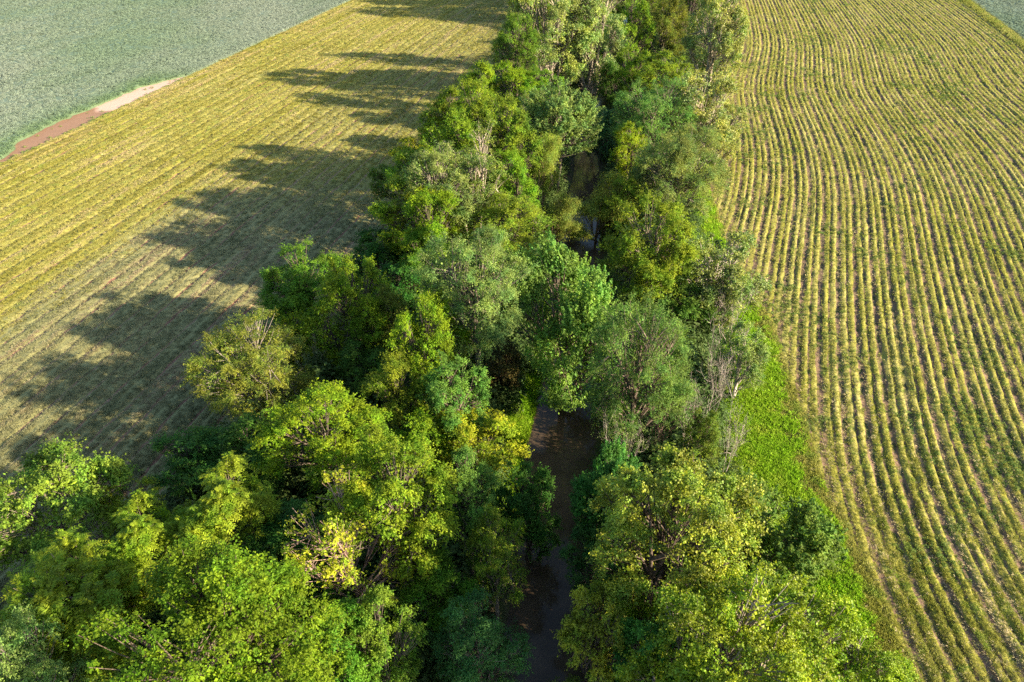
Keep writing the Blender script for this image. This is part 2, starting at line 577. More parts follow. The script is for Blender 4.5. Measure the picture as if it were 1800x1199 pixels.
# right field
def right_points(n, y1=225):
    y = sample_y(n, 9, y1); u = rng.uniform(8, 100, n)
    x = u + row_shift(y)
    k = (x > edge_r(y) - .3) & (x < soy_r(y) - .5) & (x < .68 * y + 30)
    return x[k], y[k], u[k]
x, y, u = right_points(1150000, 262)
sub = R_PER / 7
hl = rng.uniform(size=len(u)) < headland(x, y)
u_free = u.copy()
wob = .16 * value_noise2(u, y / 1.6, 41) + .30 * value_noise2(u / 2, y / 7, 42)
u = (np.floor(u / sub) + .5) * sub + rng.normal(0, 1, len(u)) * (.09 + .10 * sstep(-.2, .7, value_noise2(x / 6, y / 10, 40))) + wob
u = np.where(hl, u_free, u)
x = u + row_shift(y)
ph = np.mod((u - wob) / R_PER, 1)
line = np.where(hl, rng.integers(0, 7, len(u)), np.floor(ph * 7).astype(int))          # seven stubble lines to a swath; two of them bare
strip = np.floor(u / R_PER).astype(int)
band = (line >= 2) & ~((line == 4) & (rng.uniform(size=len(u)) < .78 + .3 * value_noise2(u * .7, y / 7, 47)))
edge = (line == 1) | ((line == 4) & (rng.uniform(size=len(u)) < .35)) | ((line == 2) & (rng.uniform(size=len(u)) < .5)) | ((line == 0) & (rng.uniform(size=len(u)) < .12)) | ((line == 6) & (rng.uniform(size=len(u)) < .3))
clr = value_noise2(x / 4, y / 6, 43)
lid = strip * 7 + line
pres = .55 + .45 * value_noise2(lid * 3.37, y / 14, 46)
lush = value_noise2(x / 5, y / 7, 44) + .5 * value_noise2(x / 1.6, y / 2, 45)
k = band & (rng.uniform(size=len(x)) < (.30 + .62 * pres) + .3 * clr + .3 * value_noise2(x / 1.3, y / 1.7, 49))
far = .54 + np.clip((y - 50) / 220, 0, .5)
def put(name, k, src, tilt, label, cat, s0=.8, s1=1.3, hf=row_height_r):
    n = k.sum()
    sc = rng.uniform(s0, s1, n) * far[k]
    return scatter(name, np.stack([x[k], y[k], hf(u[k], y[k])], -1), sc, rand_rot(n, tilt, rng), src, label, cat, sc * .9)
put("stubble_grass", k, src_stub, .25, "yellow-green mown stubble standing in rows on the striped field", "grass", .55, 1.5)
put("straw_litter", edge & (rng.uniform(size=len(x)) < (.10 + .38 * (1 - pres)) - .15 * clr), src_straw, .3, "pale dry straw lying along the rows of the striped field", "straw", .8, 1.5)
put("field_weeds", (lush > .48) & (rng.uniform(size=len(x)) < .32 * (lush - .36)), src_weed, .15, "green weeds growing back between the rows of the striped field", "weeds", .6, 1.3)

# lush strip beside the belt
n = 125000
y = sample_y(n, 9, 110, 1.3)
w = lush_width(y)
x = edge_r(y) - 2.0 + rng.uniform(0, 1.25, n) * (w + 2.0)
u = x - row_shift(y); far = 1 + np.clip((y - 60) / 110, 0, 1)
fr = (x - edge_r(y) + 2) / (w + 2)
k = rng.uniform(size=n) < np.clip(1.3 - 1.1 * fr ** 1.8 + .45 * value_noise2(x / 1.9, y / 4.5, 52) + .35 * value_noise2(x / .6, y / .9, 53), 0, 1)
put("lush_grass", k, src_lush, .3, "bright lush green grass strip between the trees and the striped field", "grass", .6, 1.2, lambda u, y: 0 * u)
k2 = (~k) & (rng.uniform(size=n) < .5)
put("strip_stubble", k2, src_stub, .3, "yellow stubble mixed into the bright green grass strip", "grass", .7, 1.3, lambda u, y: 0 * u)

# left field
n = 400000
y = sample_y(n, 18, 262, 1.3); u = rng.uniform(U_SOY + .2, -26, n)
x = u + SL * y
k = (x < edge_l(y) + .5) & (x > -.68 * y - 30)
x, y, u = x[k], y[k], u[k]
far = .8 + np.clip((y - 60) / 200, 0, .7)
sub = L_PER / 6
wob = .12 * value_noise2(u, y / 3, 61)
u = (np.floor(u / sub) + .5) * sub + rng.normal(0, .085, len(u)) + wob
x = u + SL * y
ph = np.mod((u - wob) / L_PER, 1)
r = rng.uniform(size=len(x))
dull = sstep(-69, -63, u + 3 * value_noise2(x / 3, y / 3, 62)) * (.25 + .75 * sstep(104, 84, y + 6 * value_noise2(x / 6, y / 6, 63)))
gapn = value_noise2(np.floor((u - wob) / L_PER) * 5.3, y / 9, 64) + .5 * value_noise2(u, y, 65)
band = ((ph > .2) & ~((ph > .5) & (ph < .66) & (gapn > -.1))) | (gapn < -.5)
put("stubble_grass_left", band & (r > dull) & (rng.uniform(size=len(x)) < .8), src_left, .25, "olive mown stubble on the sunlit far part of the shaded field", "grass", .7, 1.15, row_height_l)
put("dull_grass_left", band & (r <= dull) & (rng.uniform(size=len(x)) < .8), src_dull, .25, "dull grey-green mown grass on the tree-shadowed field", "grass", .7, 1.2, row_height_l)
put("straw_litter_left", (ph < .2) & (rng.uniform(size=len(x)) < .12), src_straw, .3, "pale straw along the rows of the tree-shadowed field", "straw", .7, 1.2, row_height_l)

# ------------------------------------------------------------------ soy crop beyond the mown fields
def crop_material():
    t = NT("crop_leaves")
    p = t.pos()
    n0 = t.noise(t.stretch(p, (1, .6, 1)), .02, 3); n2 = t.noise(p, 1.6, 4)
    c = t.mix(t.ramp(n0, .35, .65), (.10, .15, .07), (.13, .17, .10))
    c = t.mix(t.math('MULTIPLY', t.ramp(n2, .5, .3), .5), c, (.06, .11, .05))
    return t.done(t.principled(c, .55, .4, n2, .12).outputs[0])
M_CROP = crop_material()
def crop_plant_material():
    t = NT("crop_plant")
    oi = t.n("ShaderNodeObjectInfo")
    p = oi.outputs["Location"]
    n0 = t.noise(t.stretch(p, (1, .6, 1)), .02, 3)
    c = t.mix(t.ramp(n0, .35, .65), (.18, .25, .15), (.245, .29, .21))
    sep = t.n("ShaderNodeSeparateXYZ"); t.l(p, sep.inputs[0])
    uu = t.math('SUBTRACT', sep.outputs[0], t.math('MULTIPLY', sep.outputs[1], SL))
    cv = t.n("ShaderNodeCombineXYZ")
    t.l(t.math('MULTIPLY', uu, .35), cv.inputs[0]); t.l(t.math('MULTIPLY', sep.outputs[1], .03), cv.inputs[1])
    c = t.mix(t.math('MULTIPLY', t.ramp(t.noise(cv.outputs[0], 1.0, 3), .5, .72), .4), c, (.10, .16, .085))
    rim = t.ramp(t.math('ADD', uu, t.math('MULTIPLY', t.noise(p, .15, 2), 5)), -110.5, -106.0)
    rim = t.math('MULTIPLY', rim, t.ramp(sep.outputs[1], 158.0, 148.0))
    c = t.mix(t.math('MULTIPLY', rim, .7), c, (.11, .19, .07))
    v = t.math('MULTIPLY_ADD', oi.outputs["Random"], .14, .93)
    cc = t.n("ShaderNodeCombineColor")
    for i in range(3):
        t.l(v, cc.inputs[i])
    c = t.mix(1.0, c, cc.outputs[0], 'MULTIPLY')
    return t.done(t.principled(c, .75, .12).outputs[0])
src_soy = source("crop_plant", bush_mesh("crop_plant", 34, .42, .20, .18, crop_plant_material(), 9, 3.5))

def crop(name, us, ysv, sgn, inside, label):
    """leaf canopy of a crop, a lumpy sheet dropping to the ground at its rim"""
    U, Y = np.meshgrid(us, ysv)
    X = U + SL * Y
    d = inside(U, Y)
    Z = (.50 + .10 * value_noise2(X / .8, Y / .8, 71) + .08 * value_noise2(X / 3, Y / 5, 72)) * sstep(.0, .7, d) - .04
    V = np.stack([X, Y, Z], -1).reshape(-1, 3)
    nx, ny = len(us), len(ysv)
    i = (np.arange(ny - 1)[:, None] * nx + np.arange(nx - 1)[None])
    Fq = np.stack([i, i + 1, i + nx + 1, i + nx], -1)
    k = (d[:-1, :-1] > -.1)
    Fq = Fq[k]
    used = np.zeros(len(V), bool); used[Fq.ravel()] = True
    return add_obj(name, mesh_np(name, V[used], (np.cumsum(used) - 1)[Fq], M_CROP, True), kind="stuff", label=label, category="crop")

def rim_l(u, y):
    return (U_SOY - np.where(mud_width(y) > .2, mud_width(y) + .3, .15)) - u
us_l = np.concatenate([np.arange(-330, -190, 3.0), np.arange(-190, -120, .9), np.arange(-120, U_SOY + .6, .3)])
ys_l = np.concatenate([np.arange(40, 100, 1.5), np.arange(100, 160, .45), np.arange(160, 250, .9), np.arange(250, 420, 4)])
crop("leafy_crop_left", us_l, ys_l, 1, rim_l, "grey-green leafy crop field beyond the pinkish mud strip")
U_SR = 119.7 - .244 * 181.6
us_r = np.concatenate([np.arange(U_SR - .6, U_SR + 20, .4), np.arange(U_SR + 20, 220, 3.0)])
ys_r = np.concatenate([np.arange(40, 150, 2.0), np.arange(150, 250, .6), np.arange(250, 420, 4)])
crop("leafy_crop_right", us_r, ys_r, 1, lambda u, y: u - U_SR - .3, "bluish-grey leafy crop in the upper corner beyond the striped field")

n = 75000
y = rng.uniform(98, 262, n); u = U_SOY - .1 - rng.uniform(0, 1, n) ** 1.3 * 110
x = u + SL * y
d = rim_l(u, y)
k = (d > .15) & (x > -.66 * y - 12)
x, y, u, d = x[k], y[k], u[k], d[k]
gap = (np.hypot(x + 83.5, (y - 137.5) * 1.3) < 1.1)
k = ~gap
x, y, u = x[k], y[k], u[k]
sc = rng.uniform(.8, 1.35, len(x))
scatter("crop_plants_left", np.stack([x, y, np.full_like(x, .40)], -1), sc, rand_rot(len(x), .1, rng), src_soy,
        "leafy plants of the grey-green crop beyond the mud strip", "crop")
n = 16000
y = rng.uniform(150, 262, n); u = U_SR + .5 + rng.uniform(0, 1, n) * 45
x = u + SL * y
k = x < .66 * y + 14
scatter("crop_plants_right", np.stack([x[k], y[k], np.full(k.sum(), .40)], -1), rng.uniform(.8, 1.35, k.sum()), rand_rot(k.sum(), .1, rng), src_soy,
        "leafy plants of the bluish-grey crop in the upper corner", "crop")
n = 260
y = rng.uniform(106, 153, n); e = rng.uniform(size=n) < .6
u = np.where(e, U_SOY + rng.normal(0, .25, n), U_SOY - rng.uniform(0, 1, n) * mud_width(y))
k = e | (rng.uniform(size=n) < .3)
scatter("mud_weeds", np.stack([u + SL * y, y, np.full(n, .05)], -1)[k], rng.uniform(.5, 1.3, k.sum()), rand_rot(k.sum(), .1, rng), src_weed,
        "small weeds dotted over and along the pinkish mud strip", "weeds")
# uncut grass along the right-hand crop's rim
n = 9000
y = rng.uniform(60, 262, n); x = soy_r(y) + rng.normal(-.6, .7, n)
k = x < .66 * y + 14
scatter("rim_grass", np.stack([x[k], y[k], np.full(k.sum(), .02)], -1), rng.uniform(1.2, 2.2, k.sum()), rand_rot(k.sum(), .2, rng), src_stub,
        "tall yellow grass fringe along the bluish-grey crop", "grass", rng.uniform(2, 4.5, k.sum()))

# ------------------------------------------------------------------ trees
def tubes(lines, sides):
    """lines: list of (points (k,3), radii (k,)) -> verts, quad faces"""
    V, F, off = [], [], 0
    for pts, rad in lines:
        pts = np.asarray(pts, float)
        d = np.gradient(pts, axis=0)
        d = norm(d)
        ref = np.where(np.abs(d[:, 2:3]) > .9, np.array([[1., 0, 0]]), np.array([[0, 0, 1.]]))
        a = norm(np.cross(d, ref)); b = np.cross(d, a)
        ang = np.arange(sides) * 2 * math.pi / sides
        ring = pts[:, None] + np.asarray(rad)[:, None, None] * (np.cos(ang)[None, :, None] * a[:, None] + np.sin(ang)[None, :, None] * b[:, None])
        k = len(pts)
        V.append(ring.reshape(-1, 3))
        i = (np.arange(k - 1)[:, None] * sides + np.arange(sides)[None])
        j = (np.arange(k - 1)[:, None] * sides + (np.arange(sides)[None] + 1) % sides)
        F.append(np.stack([i, j, j + sides, i + sides], -1).reshape(-1, 4) + off)
        off += k * sides
    return np.concatenate(V), np.concatenate(F)


def bez(a, b, c, n):
    t = np.linspace(0, 1, n)[:, None]
    return (1 - t) ** 2 * a + 2 * t * (1 - t) * b + t * t * c


def make_proto(seed, W, h, ch, nlobe, nclump, style, leaf, k, rc, gap=0.35, lobe_r=(.26, .52), under=-.55, stems=1,
               lean=0.0, flat=1.0, inner=.08, trunk_r=None, bare=0.0, mat=None, nsub=10):
    """one kind of tree: main stem, limbs and crown as three meshes around a base at the origin"""
    gap -= .22; rc *= 1.12
    rng = np.random.default_rng(seed)
    R = W / 2; zc = h - ch / 2; E = np.array([R, R, ch / 2])
    shift = np.array([lean, 0, 0])
    gold = math.pi * (3 - math.sqrt(5))
    lc, lr = [], []
    for q in range(nlobe):
        zz = 1 - 1.75 * (q + .5) / nlobe
        rr = math.sqrt(max(0, 1 - zz * zz)); a = q * gold + rng.normal(0, .35)
        dv = np.array([rr * math.cos(a), rr * math.sin(a), zz])
        r_ = rng.uniform(*lobe_r)
        lc.append(dv * (1.0 - r_ * .85) * rng.uniform(.8, 1.12)); lr.append(r_)
    lc.append(np.zeros(3)); lr.append(.55)
    lc = np.array(lc); lr = np.array(lr)
    # lobes carry smaller billows, billows carry leaf clumps (unit-ellipsoid space)
    nz = Noise(seed + 5, .9)
    SC, SR, SD, SL_ = [], [], [], []
    for q in range(len(lc)):
        out = norm(lc[q] + 1e-6) if q < nlobe else np.array([0, 0, 1.])
        for _ in range(nsub):
            dv = norm(norm(rng.normal(size=3)) + out * .55 + np.array([0, 0, .15]))
            dv[2] *= flat
            p = lc[q] + dv * lr[q] * rng.uniform(.6, 1.0)
            dd = np.linalg.norm(lc - p, axis=1) / lr
            dd[q] = 2
            if dd.min() < .62 or p[2] < -1.0:
                continue
            SC.append(p); SR.append(lr[q] * rng.uniform(.26, .52)); SD.append(dv); SL_.append(q)
    SC = np.array(SC); SR = np.array(SR)
    P, D, L = [], [], []
    tries = 0
    while len(P) < nclump and tries < nclump * 60:
        tries += 1
        s_ = rng.integers(len(SC))
        dv = norm(norm(rng.normal(size=3)) + SD[s_] * .5 + np.array([0, 0, .25]))
        dv[2] *= flat
        p = SC[s_] + dv * np.array([1, 1, .72]) * SR[s_] * (rng.uniform(.55, 1.05) + (rng.uniform(.1, .6) if rng.uniform() < .12 else 0))
        dd = np.linalg.norm(lc - p, axis=1) / lr
        dd[SL_[s_]] = 2
        if dd.min() < .6 or dv[2] < under or p[2] < -1.05:
            continue
        if nz(p[None] * 1.6)[0] < -1.2 + gap:
            continue
        P.append(p); D.append(dv); L.append(SL_[s_])
    P = np.array(P); D = norm(np.array(D) * .7 + norm(P) * .35); L = np.array(L)
    cw = P * E + np.array([0, 0, zc]) + shift * ((P[:, 2:3] + 1) / 2)
    # wood
    tr = trunk_r or (.018 * h + .02)
    tops = []
    trunk_lines, limb_lines = [], []
    for s_ in range(stems):
        a = rng.uniform(0, 6.28)
        off = np.array([math.cos(a), math.sin(a), 0]) * (0 if stems == 1 else .10 * W)
        zt = zc + ch * .22
        pts = bez(off * .3, off * 1.0 + np.array([0, 0, zt * .5]) + shift * .15 + np.array([rng.normal(0, .12), rng.normal(0, .12), 0]),
                  off * 2.2 + shift * .6 + np.array([0, 0, zt]), 9)
        rad = tr / stems ** .5 * np.linspace(1.15, .3, 9); rad[0] *= 1.35
        trunk_lines.append((pts, rad)); tops.append(pts)
    for q in range(len(lc)):
        idx = np.where(L == q)[0]
        if len(idx) == 0:
            continue
        cen = lc[q] * E + np.array([0, 0, zc]) + shift * (lc[q][2] + 1) / 2
        tp = tops[q % len(tops)]
        zs = max(cen[2] - rng.uniform(.25, .5) * ch, h * .12)
        a0 = tp[np.argmin(np.abs(tp[:, 2] - zs))]
        mid = a0 * .5 + cen * .5 + np.array([0, 0, -.06 * ch]) + rng.normal(0, .04 * W, 3)
        pl = bez(a0, mid, cen, 6)
        limb_lines.append((pl, tr * np.linspace(.48, .16, 6)))
        for i in idx[: (len(idx) if bare > .3 else 30)]:
            st = pl[rng.integers(2, 6)]
            m = st * .45 + cw[i] * .55 + rng.normal(0, .12, 3) + np.array([0, 0, -.08])
            limb_lines.append((bez(st, m, cw[i] + D[i] * rc * (.5 + bare), 4), tr * np.array([.17, .11, .07, .03]) + .006))
    # leaves
    LV, LF, off = [], [], 0
    def addl(v, f):
        nonlocal off
        LV.append(v); LF.append(f + off); off += len(v)
    up = np.array([0, 0, 1.])
    live = rng.uniform(size=len(cw)) >= bare
    C, DD = cw[live], D[live]
    n = len(C)
    if style in ('round', 'cotton', 'fine'):
        # each clump is a handful of shoots, leaves strung along them
        ns = dict(round=6, cotton=6, fine=6)[style]
        per = max(3, k // ns)
        ax = norm(DD[:, None] * .8 + up * .35 + rng.normal(0, .75, (n, ns, 3)))
        ln = rc * rng.uniform(.9, 2.1, (n, ns, 1)) * rng.uniform(.7, 1.3, (n, 1, 1))
        t = rng.uniform(0, 1, (n, ns, per, 1)) ** .8
        side = rng.normal(size=(n, ns, per, 3)) * rc * .30 * (1.15 - t)
        p = C[:, None, None] + ax[:, :, None] * (ln[:, :, None] * t - rc * .35) + side - up * (t * t * rc * dict(round=.25, cotton=.35, fine=.55)[style])
        sd = norm(side.reshape(-1, 3))
        axr = np.repeat(ax.reshape(-1, 3), per, 0)
        p = p.reshape(-1, 3)
        w = dict(round=(.45, .45, .75, .42), cotton=(.45, .3, .4, .75), fine=(.5, .4, .7, .5))[style]
        nr = norm(axr * w[0] + sd * w[1] + up * w[2] + rng.normal(0, w[3], p.shape))
        asp = dict(round=.62, cotton=.82, fine=.46)[style]
        addl(*leaf_quads(p, nr, rng, leaf, asp, axis=axr * .6 + sd - up * .2))
    elif style == 'spray':            # upswept sprays of hanging leaves
        ax = norm(DD + up * .9 + rng.normal(0, .18, DD.shape))
        t = rng.uniform(0, 1, (n, k, 1))
        ln = rc * 2.6 * rng.uniform(.7, 1.25, (n, 1, 1))
        side = rng.normal(size=(n, k, 3)) * rc * .42 * (1.1 - t)
        p = (C[:, None] - ax[:, None] * ln * .45 + ax[:, None] * ln * t + side).reshape(-1, 3)
        sd = norm(side.reshape(-1, 3))
        nr = norm(np.repeat(ax, k, 0) * .35 + sd * .65 + up * .55 + rng.normal(0, .4, p.shape))
        addl(*leaf_quads(p, nr, rng, leaf, .72, axis=sd * .9 - up * .5))
    elif style == 'pinnate':          # rosettes of long compound leaves
        for _ in range(k):
            a = rng.uniform(0, 6.28, n)
            h1 = norm(np.cross(DD, rng.normal(size=DD.shape)))
            fd = norm(h1 + DD * rng.uniform(.1, .9, (n, 1)) + up * .25)
            ln = leaf * rng.uniform(.75, 1.25, (n, 1))
            base = C + rng.normal(0, rc * .33, C.shape)
            for j in range(6):
                t = (j + .7) / 6.3
                mp = base + fd * ln * t - up * ln * .55 * t * t
                dirn = norm(fd - up * 1.1 * t)
                sdv = norm(np.cross(dirn, up + .001))
                nrm = norm(np.cross(sdv, dirn) * 1.0 + rng.normal(0, .18, C.shape))
                nrm = np.where(nrm[:, 2:3] < 0, -nrm, nrm)
                lw = leaf * .30 * (1 - .35 * abs(t - .45))
                for s_ in (-1, 1):
                    axv = norm(sdv * s_ + dirn * .55 - up * .25)
                    v, f = leaf_quads(mp + axv * lw * .55, nrm, rng, lw * 1.25, .36, axis=axv * 4)
                    addl(v, f)
    elif style == 'willow':
        o = rng.normal(size=(n, k, 3)) * rc * np.array([1, 1, .8]) * .62
        p = (C[:, None] + o).reshape(-1, 3)
        hang = norm(norm(o.reshape(-1, 3)) * .8 - up * .7 + rng.normal(0, .3, p.shape))
        nr = norm(up * .8 + norm(o.reshape(-1, 3)) * .6 + rng.normal(0, .5, p.shape))
        addl(*leaf_quads(p, nr, rng, leaf, .22, axis=hang * 3))
    # a few larger leaves deeper inside close the crown
    if inner > 0 and style != 'pinnate':
        m = int(inner * n * k * .5)
        pi = norm(rng.normal(size=(m, 3))) * rng.uniform(.15, .78, (m, 1)) ** .6
        q = rng.integers(len(lc), size=m)
        pin = (lc[q] + pi * lr[q][:, None] * .9) * E + np.array([0, 0, zc]) + shift * .5
        addl(*leaf_quads(pin, norm(rng.normal(size=(m, 3)) + up), rng, leaf * 1.7, .7))
    crown = None
    if LV:
        crown = mesh_np("crown", np.concatenate(LV), np.concatenate(LF), mat or M_LEAF)
    tv, tf = tubes(trunk_lines, 7)
    lv, lf = tubes(limb_lines, 4)
    return dict(trunk=mesh_np("trunk", tv, tf, M_BARK, True), limbs=mesh_np("limbs", lv, lf, M_BARK, True), crown=crown, W=W, h=h, ch=ch)


def make_dead(seed, W, h, fork):
    """leafless: stems that fork and fork again into fine twigs"""
    rng = np.random.default_rng(seed)
    main, twigs = [], []
    def grow(p, d, ln, r, depth):
        n = 5
        pts = [p]
        for _ in range(n):
            d = norm(d + rng.normal(0, .13, 3) + np.array([0, 0, .06]))
            pts.append(pts[-1] + d * ln / n)
        pts = np.array(pts)
        (main if depth == 0 else twigs).append((pts, np.linspace(r, r * .45, n + 1)))
        if depth < 4:
            for q in range(fork if depth < 3 else 4):
                i = rng.integers(2, n + 1)
                nd = norm(d + rng.normal(0, .55, 3))
                nd[2] = max(nd[2], -.1)
                grow(pts[i], nd, ln * rng.uniform(.5, .8), max(r * .5, .009), depth + 1)
    for s_ in range(3):
        a = s_ * 2.1 + rng.uniform(0, 1)
        grow(np.array([.2 * math.cos(a), .2 * math.sin(a), 0]), norm(np.array([.35 * math.cos(a), .35 * math.sin(a), 1])), h * .42, .055, 0)
    tv, tf = tubes(main, 6); lv, lf = tubes(twigs, 3)
    for v in (lv,):
        sx = W / 2 / np.percentile(np.hypot(v[:, 0], v[:, 1]), 97); sz = h / v[:, 2].max()
    for v in (tv, lv):
        v[:, :2] *= sx; v[:, 2] *= sz
    return dict(trunk=mesh_np("trunk", tv, tf, M_BARK, True), limbs=mesh_np("limbs", lv, lf, M_BARK, True), crown=None, W=W, h=h, ch=h)


PROTO = {
    'broad_x': [make_proto(17, 9, 16, 11, 15, 900, 'round', .125, 92, .46, gap=.4)],
    'broad_l': [make_proto(11, 7, 14, 10, 12, 560, 'round', .125, 100, .44), make_proto(12, 7, 14, 10, 10, 560, 'round', .125, 100, .44, lobe_r=(.3, .58))],
    'broad_m': [make_proto(13, 5, 11, 8, 8, 340, 'round', .112, 92, .36), make_proto(14, 5, 11, 8, 6, 340, 'round', .112, 92, .36, lobe_r=(.36, .6)),
                make_proto(16, 5, 11, 8, 7, 340, 'round', .112, 92, .38, gap=.45, flat=.7)],
    'feather_l': [make_proto(21, 8, 14, 10, 13, 760, 'fine', .115, 100, .46, gap=.12, lobe_r=(.34, .56), nsub=10, mat=M_FINE), make_proto(22, 8, 14, 10, 10, 760, 'fine', .115, 100, .46, gap=.12, lobe_r=(.36, .6), nsub=10, mat=M_FINE)],
    'feather_m': [make_proto(23, 6, 12, 8, 9, 420, 'fine', .11, 90, .40, gap=.3, mat=M_FINE), make_proto(24, 6, 12, 8, 7, 420, 'fine', .11, 90, .40, gap=.4, mat=M_FINE)],
    'cotton_l': [make_proto(31, 8, 17, 11.5, 16, 680, 'cotton', .118, 88, .44, gap=.55, lobe_r=(.2, .42), stems=2, mat=M_GLOSS, inner=.1),
                 make_proto(33, 8, 17, 11.5, 13, 680, 'cotton', .118, 88, .44, gap=.55, lobe_r=(.22, .46), stems=3, mat=M_GLOSS, inner=.1)],
    'cotton_m': [make_proto(32, 5, 11, 8.5, 10, 340, 'cotton', .11, 80, .34, gap=.55, lobe_r=(.26, .48), stems=2, mat=M_GLOSS, inner=.1),
                 make_proto(34, 5, 11, 8.5, 8, 340, 'cotton', .11, 80, .34, gap=.6, lobe_r=(.26, .5), stems=2, mat=M_GLOSS, inner=.1)],
    'maple': [make_proto(41, 7, 13, 10, 10, 640, 'spray', .15, 76, .46, gap=.15, stems=2, lobe_r=(.38, .58), nsub=10), make_proto(42, 7, 13, 10, 8, 640, 'spray', .15, 76, .46, gap=.15, stems=2, lobe_r=(.38, .6), nsub=10)],
    'walnut': [make_proto(51, 5.5, 12, 7.5, 11, 250, 'pinnate', .62, 9, .5, gap=.45, lobe_r=(.26, .46)), make_proto(52, 5.5, 12, 7.5, 8, 250, 'pinnate', .62, 9, .5, gap=.45, lobe_r=(.3, .5))],
    'willow': [make_proto(61, 6, 9, 7, 9, 170, 'willow', .24, 130, .55, gap=.8, lobe_r=(.2, .38), lean=1.8, inner=0, stems=2, mat=M_FINE)],
    'sparse': [make_proto(71, 5, 13, 10, 9, 190, 'fine', .13, 50, .4, gap=.8, lobe_r=(.25, .42), stems=3, inner=.02, mat=M_FINE, trunk_r=.2)],
    'dead': [make_dead(81, 4.5, 7, 3), make_dead(82, 4.5, 7, 3)],
    'bush': [make_proto(91, 4.2, 7, 6.4, 7, 240, 'round', .12, 80, .38, under=-.8), make_proto(92, 4.2, 7, 6.4, 9, 240, 'round', .12, 80, .38, under=-.8, lobe_r=(.28, .5))],
    'dying': [make_proto(101, 5.6, 13, 8.5, 11, 330, 'round', .14, 30, .36, gap=.55, bare=.35, inner=.02, lobe_r=(.26, .46), trunk_r=.14)],
    'layered': [make_proto(111, 7.5, 12, 6, 15, 560, 'round', .14, 64, .4, gap=.45, flat=.35, lobe_r=(.22, .4), under=-.5, inner=.05, trunk_r=.13)],
}
COLOURS = {   # leaf, bark
    'pale': ((.235, .28, .085), (.38, .33, .25)), 'pale2': ((.19, .24, .05), (.42, .36, .28)), 'yg': ((.168, .228, .013), (.16, .13, .10)),
    'yg2': ((.155, .215, .018), (.18, .15, .11)), 'ygf': ((.18, .225, .025), (.2, .17, .13)), 'bright': ((.14, .24, .018), (.16, .13, .1)),
    'grey': ((.175, .235, .065), (.2, .175, .14)), 'greyg': ((.135, .21, .05), (.2, .17, .13)), 'greyb': ((.135, .185, .05), (.24, .19, .15)),
    'greysp': ((.20, .235, .07), (.45, .40, .35)), 'yellow': ((.215, .245, .016), (.2, .16, .11)), 'olive': ((.13, .165, .025), (.18, .15, .11)),
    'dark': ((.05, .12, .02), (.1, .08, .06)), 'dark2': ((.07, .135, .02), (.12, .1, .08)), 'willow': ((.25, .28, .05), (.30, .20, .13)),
    'willow2': ((.18, .205, .04), (.25, .18, .12)), 'maple': ((.145, .205, .045), (.2, .16, .12)), 'redbrown': ((.105, .09, .03), (.14, .09, .06)),
    'gmid': ((.10, .18, .018), (.16, .13, .1)), 'gmid2': ((.125, .185, .02), (.16, .13, .1)), 'locust': ((.175, .205, .035), (.30, .26, .22)),
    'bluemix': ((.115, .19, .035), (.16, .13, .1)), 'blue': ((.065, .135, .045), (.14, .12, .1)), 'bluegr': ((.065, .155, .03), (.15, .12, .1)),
    'darkmap': ((.115, .17, .032), (.12, .1, .08)), 'walnut': ((.17, .215, .016), (.16, .13, .1)), 'gyl': ((.17, .23, .028), (.26, .22, .17)),
    'crisp': ((.118, .20, .010), (.14, .11, .08)), 'dying': ((.36, .36, .03), (.36, .25, .21)), 'cott': ((.25, .28, .035), (.13, .10, .08)),
    'cott2': ((.195, .24, .018), (.30, .26, .2)), 'barkgrey': ((.1, .1, .1), (.40, .34, .30)), 'barkpale': ((.1, .1, .1), (.44, .38, .34)),
    'barkbrown': ((.1, .1, .1), (.26, .17, .14)),
}
NAMES = {'broad': 'broadleaf_tree', 'feather': 'feathery_tree', 'cotton': 'glittering_tree', 'maple': 'maple_tree', 'walnut': 'tufted_tree', 'willow': 'willow_tree',
         'sparse': 'thin_tree', 'dead': 'bare_tree', 'bush': 'bush', 'dying': 'dying_tree', 'layered': 'spreading_tree'}
